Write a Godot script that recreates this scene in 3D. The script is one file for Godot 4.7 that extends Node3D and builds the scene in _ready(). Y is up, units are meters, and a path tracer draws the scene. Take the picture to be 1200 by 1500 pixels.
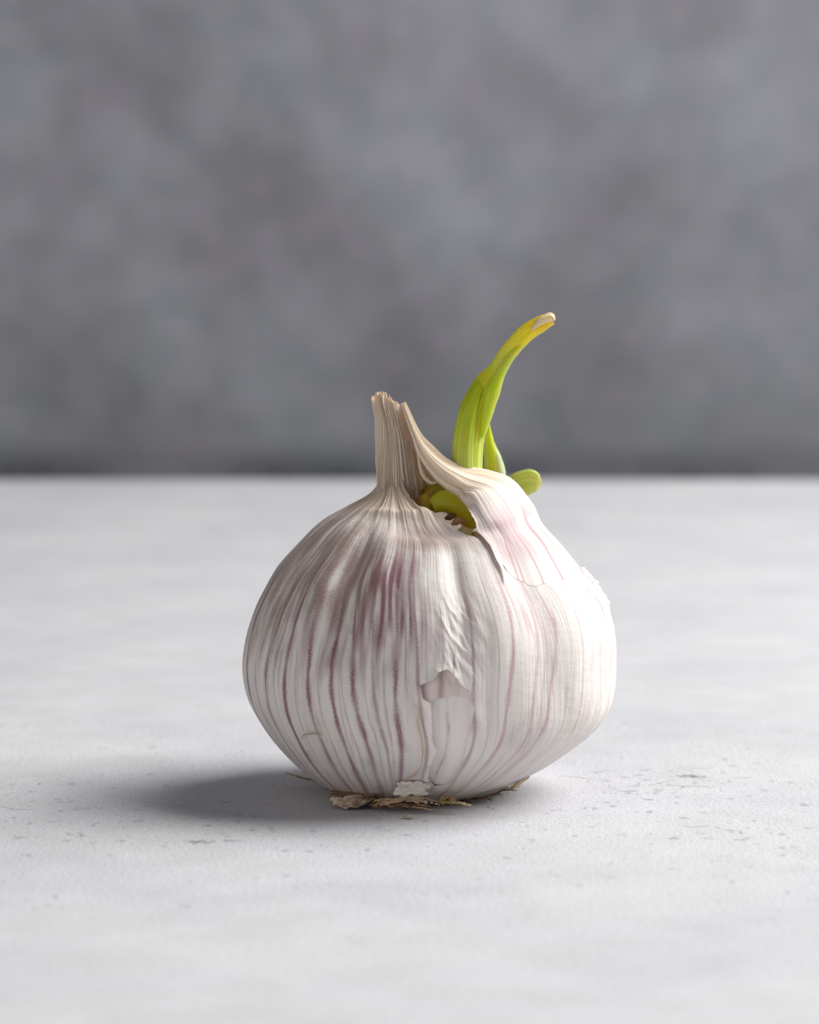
extends Node3D
# A sprouting garlic bulb on a pale plaster tabletop in front of a mottled grey board, lit by one large window-like lamp from the right.
# Everything is modelled in millimetres and committed in metres (MM).

const MM := 0.001
var nothing: Callable            # no colours, or no cut
var rng := RandomNumberGenerator.new()
var fine := FastNoiseLite.new()      # value noise used for ragged edges and crumples
var prof: Array = [Vector3(1.6, 2.0, -2.2), Vector3(1.0, 6.0, -2.2), Vector3(0.35, 10.5, -2.2), Vector3(0.6, 13.4, -2.2), Vector3(1.74, 15.85, -2.14), Vector3(3.39, 18.52, -1.53), Vector3(5.03, 20.85, -1.04), Vector3(6.68, 22.82, -0.66), Vector3(8.33, 24.61, -0.26), Vector3(9.97, 26.20, 0.10), Vector3(11.59, 27.49, 0.33), Vector3(13.20, 28.47, 0.40), Vector3(14.81, 29.17, 0.33), Vector3(16.43, 29.60, 0.23), Vector3(18.06, 29.85, 0.16), Vector3(19.70, 29.97, 0.10), Vector3(21.33, 29.99, 0.12), Vector3(22.97, 29.89, 0.20), Vector3(24.61, 29.70, 0.28), Vector3(26.25, 29.40, 0.37), Vector3(27.88, 28.96, 0.43), Vector3(29.52, 28.39, 0.43), Vector3(31.14, 27.64, 0.37), Vector3(32.78, 26.68, 0.26), Vector3(34.43, 25.59, 0.08), Vector3(36.07, 24.40, -0.09), Vector3(37.71, 23.02, -0.13), Vector3(39.38, 21.50, -0.09), Vector3(41.03, 19.89, -0.13), Vector3(42.63, 17.93, -0.42), Vector3(44.22, 15.02, -1.13), Vector3(45.91, 10.52, -2.44), Vector3(47.74, 5.87, -3.82), Vector3(49.50, 3.54, -4.54), Vector3(50.63, 2.97, -4.73)]          # meridian of the bulb: height, radius, axis offset
var prof_s := PackedFloat32Array()   # running length along it
var prof_len := 0.0

# ---------------------------------------------------------------- helpers

func tag(o: Node, label := "", category := "", group := "", kind := "") -> void:
	if label: o.set_meta("label", label)
	if category: o.set_meta("category", category)
	if group: o.set_meta("group", group)
	if kind: o.set_meta("kind", kind)

func put(called: String, m: Mesh, mat: Material, parent: Node) -> MeshInstance3D:
	var o := MeshInstance3D.new()
	o.name = called
	o.mesh = m
	o.material_override = mat
	o.cast_shadow = GeometryInstance3D.SHADOW_CASTING_SETTING_ON
	parent.add_child(o, true)
	return o

func n1(x: float) -> float:
	return fine.get_noise_1d(x)

func n2(x: float, y: float) -> float:
	return fine.get_noise_2d(x, y)

func bell(x: float, w: float) -> float:
	return exp(-x * x / (w * w))

func band(x: float, a: float, b: float, soft: float) -> float:
	return smoothstep(a - soft, a + soft, x) * (1.0 - smoothstep(b - soft, b + soft, x))

func catmull(a: Vector3, b: Vector3, c: Vector3, d: Vector3, t: float) -> Vector3:
	return b.cubic_interpolate(c, a, d, t)

func along(pts: Array, t: float) -> Vector3:
	var n := pts.size() - 1
	var x: float = clampf(t, 0.0, 1.0) * n
	var i: int = mini(int(x), n - 1)
	var p0: Vector3 = pts[i - 1] if i > 0 else pts[0] * 2.0 - pts[1]
	var p3: Vector3 = pts[i + 2] if i + 2 <= n else pts[n] * 2.0 - pts[n - 1]
	return catmull(p0, pts[i], pts[i + 1], p3, x - i)

func along_f(pts: Array, t: float) -> float:
	var n := pts.size() - 1
	var x: float = clampf(t, 0.0, 1.0) * n
	var i: int = mini(int(x), n - 1)
	var a: float = pts[i]
	var b: float = pts[i + 1]
	return lerpf(a, b, smoothstep(0.0, 1.0, x - i) * 0.5 + (x - i) * 0.5)

# Signed distance to a polygon, positive outside.
func outside(poly: Array, p: Vector2, squash := Vector2.ONE) -> float:
	var best := 1e9
	var inside := false
	var n := poly.size()
	var q := p * squash
	for i in n:
		var a: Vector2 = poly[i] * squash
		var b: Vector2 = poly[(i + 1) % n] * squash
		best = minf(best, q.distance_to(Geometry2D.get_closest_point_to_segment(q, a, b)))
		if (a.y > q.y) != (b.y > q.y) and q.x < (b.x - a.x) * (q.y - a.y) / (b.y - a.y) + a.x:
			inside = not inside
	return -best if inside else best

# A sheet of nu x nv points. pos(u, v) gives millimetres; col(u, v) a linear colour; keep(u, v) > 0 where there is material
# (triangles are cut along keep = 0, so torn edges are clean lines of any shape). flip turns the front side round.
func sheet(nu: int, nv: int, pos: Callable, col: Callable, keep: Callable, flip := false) -> ArrayMesh:
	var P := PackedVector3Array()
	var C := PackedColorArray()
	var T := PackedVector2Array()
	var K := PackedFloat32Array()
	var total := nu * nv
	P.resize(total); T.resize(total)
	var colored := col.is_valid()
	var cut := keep.is_valid()
	if colored: C.resize(total)
	if cut: K.resize(total)
	for j in nv:
		var v := float(j) / (nv - 1)
		for i in nu:
			var u := float(i) / (nu - 1)
			var k := j * nu + i
			P[k] = pos.call(u, v)
			T[k] = Vector2(u, v)
			if colored: C[k] = col.call(u, v)
			if cut: K[k] = keep.call(u, v)
	var closed := P[0].distance_to(P[nu - 1]) < 1e-4 and P[(nv / 2) * nu].distance_to(P[(nv / 2) * nu + nu - 1]) < 1e-4
	var N := PackedVector3Array()
	N.resize(total)
	for j in nv:
		var ja := maxi(j - 1, 0) * nu
		var jb := mini(j + 1, nv - 1) * nu
		for i in nu:
			var ia := i - 1
			var ib := i + 1
			if closed:
				if ia < 0: ia = nu - 2
				if ib > nu - 1: ib = 1
			else:
				ia = maxi(ia, 0)
				ib = mini(ib, nu - 1)
			var n := (P[j * nu + ib] - P[j * nu + ia]).cross(P[jb + i] - P[ja + i])
			N[j * nu + i] = (-n if flip else n).normalized()
	for k in total:
		P[k] *= MM
	var I := PackedInt32Array()
	for j in nv - 1:
		for i in nu - 1:
			var a := j * nu + i
			var b := a + 1
			var c := a + nu
			var d := c + 1
			if not cut or (K[a] > 0 and K[b] > 0 and K[c] > 0 and K[d] > 0):
				if flip: I.append_array([a, b, d, a, d, c])
				else: I.append_array([a, d, b, a, c, d])
			elif K[a] > 0 or K[b] > 0 or K[c] > 0 or K[d] > 0:
				for tri in [[a, b, d], [a, d, c]]:
					var loop := []
					for e in 3:
						var p: int = tri[e]
						var q: int = tri[(e + 1) % 3]
						if K[p] > 0: loop.append(p)
						if (K[p] > 0) != (K[q] > 0):
							var w := K[p] / (K[p] - K[q])
							loop.append(P.size())
							P.append(P[p].lerp(P[q], w))
							N.append(N[p].lerp(N[q], w).normalized())
							T.append(T[p].lerp(T[q], w))
							if colored: C.append(C[p].lerp(C[q], w))
							K.append(0.0)
					for e in range(1, loop.size() - 1):
						if flip: I.append_array([loop[0], loop[e], loop[e + 1]])
						else: I.append_array([loop[0], loop[e + 1], loop[e]])
	var arrays := []
	arrays.resize(Mesh.ARRAY_MAX)
	arrays[Mesh.ARRAY_VERTEX] = P
	arrays[Mesh.ARRAY_NORMAL] = N
	arrays[Mesh.ARRAY_TEX_UV] = T
	if colored: arrays[Mesh.ARRAY_COLOR] = C
	arrays[Mesh.ARRAY_INDEX] = I
	var m := ArrayMesh.new()
	m.add_surface_from_arrays(Mesh.PRIMITIVE_TRIANGLES, arrays)
	return m

# A tube along a path with half widths rx (across, in the plane of the picture) and rz (in depth).
func tube(path: Array, rx: Array, rz: Array, col: Callable, nu := 40, nv := 60, groove := 0.0, lines := 0.0) -> ArrayMesh:
	return sheet(nu, nv, func(u: float, v: float) -> Vector3:
		var p := along(path, v)
		var d := (along(path, minf(v + 0.02, 1.0)) - along(path, maxf(v - 0.02, 0.0))).normalized()
		var side := d.cross(Vector3(0, 0, 1)).normalized()
		var deep := side.cross(d).normalized()
		var a := u * TAU
		var k := 1.0 - groove * bell(wrapf(a - PI / 2, -PI, PI), 0.35) + lines * n1(cos(a) * 60.0 + sin(a) * 35.0)
		return p + (side * cos(a) * along_f(rx, v) + deep * sin(a) * along_f(rz, v)) * k, col, nothing)

func cloth(rough: float, back: Color, spec := 0.5) -> StandardMaterial3D:
	var m := StandardMaterial3D.new()
	m.vertex_color_use_as_albedo = true
	m.roughness = rough
	m.metallic_specular = spec
	m.cull_mode = BaseMaterial3D.CULL_DISABLED
	if back.get_luminance() > 0.0:
		m.backlight_enabled = true
		m.backlight = back
	return m

func noise_image(w: int, h: int, freq: float, seed_: int, octaves := 3) -> Image:
	var f := FastNoiseLite.new()
	f.seed = seed_
	f.noise_type = FastNoiseLite.TYPE_SIMPLEX_SMOOTH
	f.frequency = freq
	f.fractal_octaves = octaves
	return f.get_seamless_image(w, h)

# ---------------------------------------------------------------- the bulb's surface

func prepare_profile() -> void:
	prof_s.append(0.0)
	for i in range(1, prof.size()):
		var a: Vector3 = prof[i - 1]
		var b: Vector3 = prof[i]
		prof_s.append(prof_s[i - 1] + Vector2(b.x - a.x, b.y - a.y).length())
	prof_len = prof_s[prof_s.size() - 1]

# v in 0..1 along the meridian -> (height, radius, axis offset)
func meridian(v: float) -> Vector3:
	var s := v * prof_len
	var i := prof_s.bsearch(s) - 1
	i = clampi(i, 0, prof.size() - 2)
	var t := clampf((s - prof_s[i]) / (prof_s[i + 1] - prof_s[i]), 0.0, 1.0)
	var n := prof.size() - 1
	var p0: Vector3 = prof[maxi(i - 1, 0)]
	var p3: Vector3 = prof[mini(i + 2, n)]
	return catmull(p0, prof[i], prof[i + 1], p3, t)

# [middle angle, half width, depth, from height, to height]: the furrows between the cloves and the swells over them
const FURROWS := [[-32.0, 5.0, 1.5, 29.0, 42.5], [-58.0, 5.0, 0.5, 27.0, 43.0], [10.5, 4.0, 1.0, 26.0, 42.0], [37.0, 6.0, 0.65, 20.0, 40.0], [66.0, 6.0, 0.35, 20.0, 40.0], [116.0, 8.0, 0.7, 20.0, 43.0], [150.0, 8.0, 0.9, 20.0, 43.0], [-168.0, 8.0, 0.9, 20.0, 43.0], [-128.0, 8.0, 0.9, 20.0, 43.0], [-92.0, 5.0, 0.15, 20.0, 43.0], [52.0, 8.0, -0.3, 18.0, 38.0], [-74.0, 7.0, -0.25, 24.0, 42.0],
	[-19.0, 8.0, -0.85, 35.0, 42.0], [0.0, 9.0, -0.5, 34.0, 41.0], [-42.0, 5.5, -0.8, 29.0, 40.0], [22.0, 8.0, -0.4, 24.0, 38.0], [-6.0, 5.0, -0.35, 30.0, 40.0], [17.0, 2.2, 0.3, 16.0, 35.0], [5.5, 2.5, 0.25, 14.0, 24.0]]
var furrow_rows := {}

func eased(y: float) -> float:
	return y + 2.0 * (1.0 - smoothstep(30.0, 46.0, y))

func swell(deg: float, height: float, x3: float, z3: float) -> float:
	var y := eased(height)
	var d := 0.0
	for f in FURROWS:
		var off: float = wrapf(deg - f[0], -180.0, 180.0)
		if absf(off) < f[1] * 2.4:
			d -= f[2] * bell(off, f[1]) * band(y, f[3], f[4], 4.0)
	# long fibres: ripples that run from root to neck
	var top := smoothstep(41.5, 47.0, y)
	var uneven := 0.35 + 1.5 * absf(fine.get_noise_3d(x3 * 22.0 + 5.0, y * 0.9, z3 * 22.0))
	d += fine.get_noise_3d(x3 * 90.0, y * 0.55, z3 * 90.0) * lerpf(0.12 * uneven, 0.34, top)
	d += fine.get_noise_3d(x3 * 310.0, y * 0.8 + 70.0, z3 * 310.0) * lerpf(0.024 * uneven, 0.15, top)
	# the dry skin is crumpled in front above the torn window
	if deg > -8.0 and deg < 26.0 and y > 17.0 and y < 40.0:
		var w := bell(deg - 9.0, 5.5) * band(y, 24.5, 35.5, 2.5)
		var xm := deg * 0.49
		var across := xm * 0.92 + y * 0.38
		var run := xm * 0.38 - y * 0.92
		d += w * (0.25 - absf(n2(across * 8.0 + 7.0, run * 2.0)) * 0.95 - absf(n2(across * 17.0, run * 5.0 + 90.0)) * 0.25)
	# pinch where the skin is folded over at the foot of the neck
	d += 0.75 * bell(y - 46.0, 0.42) * bell(deg + 4.0, 34.0)
	d -= 1.5 * bell(y - 44.4, 1.3) * bell(deg - 4.0, 27.0)
	return d

func bulb_at(deg: float, v: float, off := 0.0) -> Vector3:
	var m := meridian(v)
	var a := deg_to_rad(deg)
	var s := sin(a)
	var c := cos(a)
	var d := off + swell(deg, m.x, s, c) * smoothstep(0.4, 5.0, m.x)
	var r := m.y
	# push along the meridian's own normal
	var e := meridian(minf(v + 0.01, 1.0)) - meridian(maxf(v - 0.01, 0.0))
	var t := Vector2(e.x, e.y).normalized()
	return Vector3(m.z + (r + d * t.x) * s, m.x - d * t.y, (r + d * t.x) * c)

var height_table := PackedFloat32Array()

func height_v(y: float) -> float:
	if height_table.is_empty():
		for k in 251:
			height_table.append(v_of_height(k * 0.2))
	var x := clampf(y / 0.2, 0.0, 249.9)
	return lerpf(height_table[int(x)], height_table[int(x) + 1], x - int(x))

func v_of_height(y: float) -> float:
	var lo := 0.06
	var hi := 1.0
	for k in 22:
		var mid := (lo + hi) / 2
		if meridian(mid).x < y: lo = mid
		else: hi = mid
	return lo

# ---------------------------------------------------------------- colours of the skin

# [angle at mid height, drift towards the root, half width in degrees, strength, from height, to height]
const VEINS := [[-74.0, 0.0, 1.5, 0.8, 3.0, 40.0], [-66.0, 0.0, 0.7, 0.45, 3.0, 38.0], [-58.5, -1.0, 1.0, 0.75, 2.0, 38.0], [-53.5, -1.0, 0.5, 0.35, 2.0, 33.0], [-48.4, -1.5, 1.15, 1.0, 1.0, 41.0], [-44.2, 0.0, 0.4, 0.35, 2.0, 30.0],
	[-39.2, 1.5, 1.3, 0.85, 1.0, 40.5], [-35.6, 2.0, 0.45, 0.4, 1.0, 30.0], [-31.2, 2.8, 1.15, 1.0, 1.0, 41.0], [-27.6, 3.5, 0.45, 0.35, 2.0, 31.0], [-24.0, 4.0, 1.2, 0.85, 2.0, 41.5], [-20.6, 4.0, 0.4, 0.35, 3.0, 36.0], [-17.6, 3.8, 0.8, 0.6, 2.0, 42.0],
	[-14.2, 2.0, 0.5, 0.4, 6.0, 42.0], [-10.6, 1.0, 1.15, 0.85, 3.0, 42.0], [-7.6, 2.0, 0.5, 0.5, 22.0, 41.0], [-4.2, 3.2, 0.8, 0.65, 3.0, 42.0], [-1.4, 3.0, 0.4, 0.4, 22.0, 40.0], [3.5, 1.5, 0.4, 0.35, 2.0, 36.0], [6.5, -1.0, 0.55, 0.5, 3.0, 30.0],
	[12.6, 0.5, 0.8, 0.62, 2.0, 41.0], [16.5, 1.0, 0.4, 0.3, 3.0, 38.0], [20.0, 0.5, 0.35, 0.3, 3.0, 40.0], [24.3, -3.0, 0.95, 0.62, 2.0, 41.0], [28.5, -2.0, 0.35, 0.25, 3.0, 36.0], [33.8, -4.0, 0.9, 0.5, 3.0, 36.0], [37.0, -4.0, 0.5, 0.3, 3.0, 36.0], [40.5, -6.0, 1.1, 0.5, 3.0, 34.0], [46.5, -4.0, 0.5, 0.3, 3.0, 38.0], [52.0, -2.0, 0.7, 0.42, 14.0, 38.0], [58.0, -2.0, 0.45, 0.25, 3.0, 36.0], [65.0, 0.0, 0.6, 0.3, 3.0, 33.0], [73.0, 0.0, 0.6, 0.25, 3.0, 33.0], [82.0, 0.0, 0.8, 0.3, 3.0, 30.0]]

func skin_textures() -> Array:
	var W := 2048
	var H := 1024
	var fib := noise_image(1024, 32, 0.05, 5, 4)      # stretched into fibres
	fib.resize(W, H, Image.INTERPOLATE_CUBIC)
	var fib2 := noise_image(2048, 24, 0.16, 9, 2)
	fib2.resize(W, H, Image.INTERPOLATE_CUBIC)
	var grain := noise_image(1024, 1024, 0.27, 11, 3)
	var cloud := noise_image(256, 256, 0.03, 17, 3)
	var streak := noise_image(512, 24, 0.2, 23, 3)
	streak.resize(1024, 512, Image.INTERPOLATE_CUBIC)
	var speck := noise_image(1024, 1024, 0.12, 29, 2).get_data()
	var F := fib.get_data()
	var F2 := fib2.get_data()
	var G := grain.get_data()
	var Q := cloud.get_data()
	var S := streak.get_data()
	var out := PackedByteArray()
	out.resize(W * H * 3)
	var veins := VEINS.duplicate()
	var k := 0
	var at := 90.0
	rng.seed = 4
	while at < 282.0:                                  # the far side carries veins like the near one
		veins.append([wrapf(at, -180.0, 180.0), 0.0, rng.randf_range(0.4, 1.2), rng.randf_range(0.3, 0.9), 2.0, rng.randf_range(34.0, 41.0)])
		at += rng.randf_range(4.0, 8.0)
	for n in 46:
		var y0 := rng.randf_range(3.0, 34.0)
		veins.append([rng.randf_range(-85.0, 85.0), rng.randf_range(-2.5, 2.5), rng.randf_range(0.16, 0.45), rng.randf_range(0.15, 0.5), y0, y0 + rng.randf_range(3.0, 14.0)])
	var stain := PackedFloat32Array()
	stain.resize(W)
	var gamma := PackedByteArray()
	gamma.resize(1025)
	for i in 1025:
		gamma[i] = int(round(clampf(Color(i / 1024.0, 0, 0).linear_to_srgb().r, 0.0, 1.0) * 255.0))
	for j in H:
		var y := eased(meridian((j + 0.5) / H).x)
		stain.fill(0.0)
		for n in veins.size():
			var q: Array = veins[n]
			var here: float = band(y, q[4], q[5], 1.8)
			if here < 0.01: continue
			var c0: float = q[0] + q[1] * clampf((27.0 - y) / 17.0, -0.6, 1.4) + n1(y * 2.5 + n * 57.0) * 0.3
			var wide: float = q[2] * 0.88 * (0.95 + 0.55 * n1(y * 3.4 + n * 91.0 + 400.0)) * (1.0 + 0.7 * smoothstep(33.0, 41.0, y)) * (0.8 + 0.6 * smoothstep(14.0, 3.0, y))
			var s: float = q[3] * here * clampf(0.9 + 0.5 * n1(y * 2.2 + n * 33.0 + 900.0), 0.25, 1.0) * (1.0 - 0.35 * smoothstep(33.0, 40.0, y)) * lerpf(0.72, 1.0, smoothstep(4.0, 17.0, y))
			var reach := int(wide * 2.6 / 360.0 * W) + 2
			var mid := int((c0 + 180.0) / 360.0 * W)
			for i in range(mid - reach, mid + reach + 1):
				var iw := posmod(i, W)
				var off := ((i + 0.5) / W * 360.0 - 180.0 - c0) / wide
				var rough := (G[(j & 1023) * 1024 + (iw & 1023)] / 255.0 - 0.5) * 1.7
				stain[iw] = maxf(stain[iw], s * (0.86 * smoothstep(-0.55, 0.85, 0.95 - absf(off) + rough) + 0.3 * bell(off, 1.6)) * smoothstep(2.6, 1.6, absf(off)))
		var neck := smoothstep(44.6, 46.4, y)
		var low := smoothstep(7.0, 1.2, y)
		for i in W:
			var deg := (i + 0.5) / W * 360.0 - 180.0
			var f := F[j * W + i] / 255.0
			var f2 := F2[j * W + i] / 255.0
			var g := G[(j & 1023) * 1024 + (i & 1023)] / 255.0
			var q2 := Q[((j >> 2) & 255) * 256 + ((i >> 1) & 255)] / 255.0
			var st := S[(j >> 1) * 1024 + (i >> 1)] / 255.0
			# clean papery white, warm along some fibres
			var l := 0.84 + (f - 0.5) * 0.14 + (f2 - 0.5) * 0.14
			var warm := clampf((f2 - 0.45) * 1.6, 0.0, 1.0) * 0.5 + (q2 - 0.4) * 0.3
			l *= 1.0 + (g - 0.5) * 0.13 - 0.16 * clampf((q2 - 0.62) * 3.0, 0.0, 1.0)
			var thread := clampf((f2 - 0.60) * 5.0, 0.0, 1.0) * clampf((st - 0.35) * 2.5, 0.0, 1.0)    # dry tan fibres
			var r := l
			var gg := l * (0.957 - 0.03 * warm)
			var b := l * (0.932 - 0.085 * warm)
			r = lerpf(r, 0.56, thread * 0.42)
			gg = lerpf(gg, 0.43, thread * 0.42)
			b = lerpf(b, 0.33, thread * 0.42)
			# mauve wash in streaks over the upper front, brownish tint over the left shoulder, painted shade under the neck crease
			var wash := bell(deg + 12.0, 12.0) * band(y, 28.5 + 3.0 * (st - 0.5), 41.4, 3.2) * clampf((st - 0.32) * 2.4, 0.0, 1.0) * 0.9
			wash += bell(deg + 24.0, 20.0) * band(y, 24.0, 41.0, 4.0) * clampf((st - 0.38) * 2.2, 0.0, 1.0) * 0.6
			wash += bell(deg - 34.0, 16.0) * band(y, 28.0, 41.0, 3.0) * clampf((st - 0.42) * 2.0, 0.0, 1.0) * 0.5
			wash = maxf(wash, stain[i])
			wash *= clampf(0.55 + g * 0.8, 0.0, 1.1)
			wash = clampf(wash * 0.96, 0.0, 0.95)
			var bloom_and_shade := band(y + (st - 0.5) * 14.0 + (q2 - 0.5) * 6.0, 29.0, 52.0, 7.0) * smoothstep(47.0, 44.0, y) * (bell(deg + 62.0, 32.0) * 1.0 + bell(deg + 30.0, 14.0) * 0.8 * band(y, 33.0, 45.0, 2.5) + bell(deg - 6.0, 26.0) * 0.4 * band(y, 42.2, 45.6, 0.9) + bell(deg + 140.0, 50.0) * 0.5) * clampf((g * 0.35 + q2 * 0.4 + st * 0.65 - 0.38) * 2.2, 0.0, 1.0)
			bloom_and_shade = maxf(bloom_and_shade, bell(deg - 2.0, 27.0) * band(y, 41.6, 45.4, 1.0) * (0.6 + 0.7 * st))  # brown shade below the neck crease, put into the skin colour
			var pale := smoothstep(5.0, 24.0, deg) * (1.0 - smoothstep(100.0, 140.0, deg))
			r = lerpf(r, lerpf(0.245, 0.45, pale), wash)
			gg = lerpf(gg, lerpf(0.08, 0.20, pale), wash)
			b = lerpf(b, lerpf(0.14, 0.25, pale), wash)
			bloom_and_shade = clampf(bloom_and_shade * (0.5 + 0.5 * g), 0.0, 0.75)
			r = lerpf(r, 0.31, bloom_and_shade)
			gg = lerpf(gg, 0.205, bloom_and_shade)
			b = lerpf(b, 0.175, bloom_and_shade)
			if speck[((j * 3) & 1023) * 1024 + ((i * 3 + (j >> 8) * 77) & 1023)] > 214 and q2 > 0.45:
				r *= 0.5
				gg *= 0.42
				b *= 0.4
			# straw colour at the neck, yellowed at the root
			var straw := neck * (0.75 + (f2 - 0.5) * 0.9)
			r = lerpf(r, 0.60 + (f - 0.5) * 0.3, straw)
			gg = lerpf(gg, 0.465 + (f - 0.5) * 0.3, straw)
			b = lerpf(b, 0.34 + (f - 0.5) * 0.28, straw)
			var yel := low * (0.35 + 0.6 * f2)
			r = lerpf(r, 0.50, yel)
			gg = lerpf(gg, 0.37, yel)
			b = lerpf(b, 0.22, yel)
			out[k] = gamma[clampi(int(r * 1024), 0, 1024)]
			out[k + 1] = gamma[clampi(int(gg * 1024), 0, 1024)]
			out[k + 2] = gamma[clampi(int(b * 1024), 0, 1024)]
			k += 3
	var color := ImageTexture.create_from_image(Image.create_from_data(W, H, false, Image.FORMAT_RGB8, out))
	# relief: fibres, with a fine crinkle across them
	var crinkle := noise_image(512, 512, 0.09, 61, 4)
	crinkle.resize(W, H, Image.INTERPOLATE_CUBIC)
	var K := crinkle.get_data()
	for n in F2.size():
		F2[n] = (F2[n] + K[n]) >> 1
	var relief := ImageTexture.create_from_image(Image.create_from_data(W, H, false, Image.FORMAT_L8, F2))
	return [color, relief]

# ---------------------------------------------------------------- the scene

func _ready() -> void:
	fine.seed = 3
	fine.noise_type = FastNoiseLite.TYPE_SIMPLEX_SMOOTH
	fine.frequency = 0.05
	fine.fractal_octaves = 2

	var cam := Camera3D.new()
	cam.name = "camera"
	cam.near = 0.02
	cam.far = 20.0
	cam.position = Vector3(-3.080, 100.435, 544.659) * MM
	cam.rotation_degrees = Vector3(-5.8, 0, 0)
	cam.fov = 17.0
	var lens := CameraAttributesPhysical.new()
	lens.frustum_focal_length = 80.29
	lens.frustum_focus_distance = 0.538
	lens.exposure_aperture = 14.5
	lens.frustum_near = 0.02
	lens.frustum_far = 20.0
	cam.attributes = lens
	add_child(cam)
	cam.current = true

	var env := Environment.new()
	env.background_mode = Environment.BG_COLOR
	env.background_color = Color(0.09, 0.09, 0.096).linear_to_srgb()
	env.tonemap_mode = Environment.TONE_MAPPER_LINEAR
	env.tonemap_exposure = 1.0
	env.sdfgi_enabled = true
	env.ssao_enabled = true
	env.ssil_enabled = true
	var we := WorldEnvironment.new()
	we.name = "surroundings"
	we.environment = env
	add_child(we)

	var win := AreaLight3D.new()
	win.name = "window_light"
	win.area_size = Vector2(1.1, 0.85)
	win.light_energy = 3.3
	win.light_color = Color(1.0, 0.992, 0.98)
	win.area_range = 8.0
	win.shadow_enabled = true
	win.position = Vector3(0.88, 0.80, -0.1)
	add_child(win)
	win.look_at_from_position(win.position, Vector3(0.0, 0.0, 0.62), Vector3.UP)

	# a broad, weak fill lamp added out of view at the front left to lift the dim side
	var fill_lamp := AreaLight3D.new()
	fill_lamp.name = "added_fill_light"
	fill_lamp.area_size = Vector2(0.6, 0.45)
	fill_lamp.light_energy = 0.18
	fill_lamp.light_color = Color(1.0, 0.985, 0.97)
	fill_lamp.area_range = 8.0
	fill_lamp.shadow_enabled = true
	fill_lamp.position = Vector3(-0.62, 0.24, 0.62)
	add_child(fill_lamp)
	fill_lamp.look_at_from_position(fill_lamp.position, Vector3(0.0, 0.03, 0.0), Vector3.UP)

	build_setting()
	prepare_profile()
	build_garlic()
	build_crumb()

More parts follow.
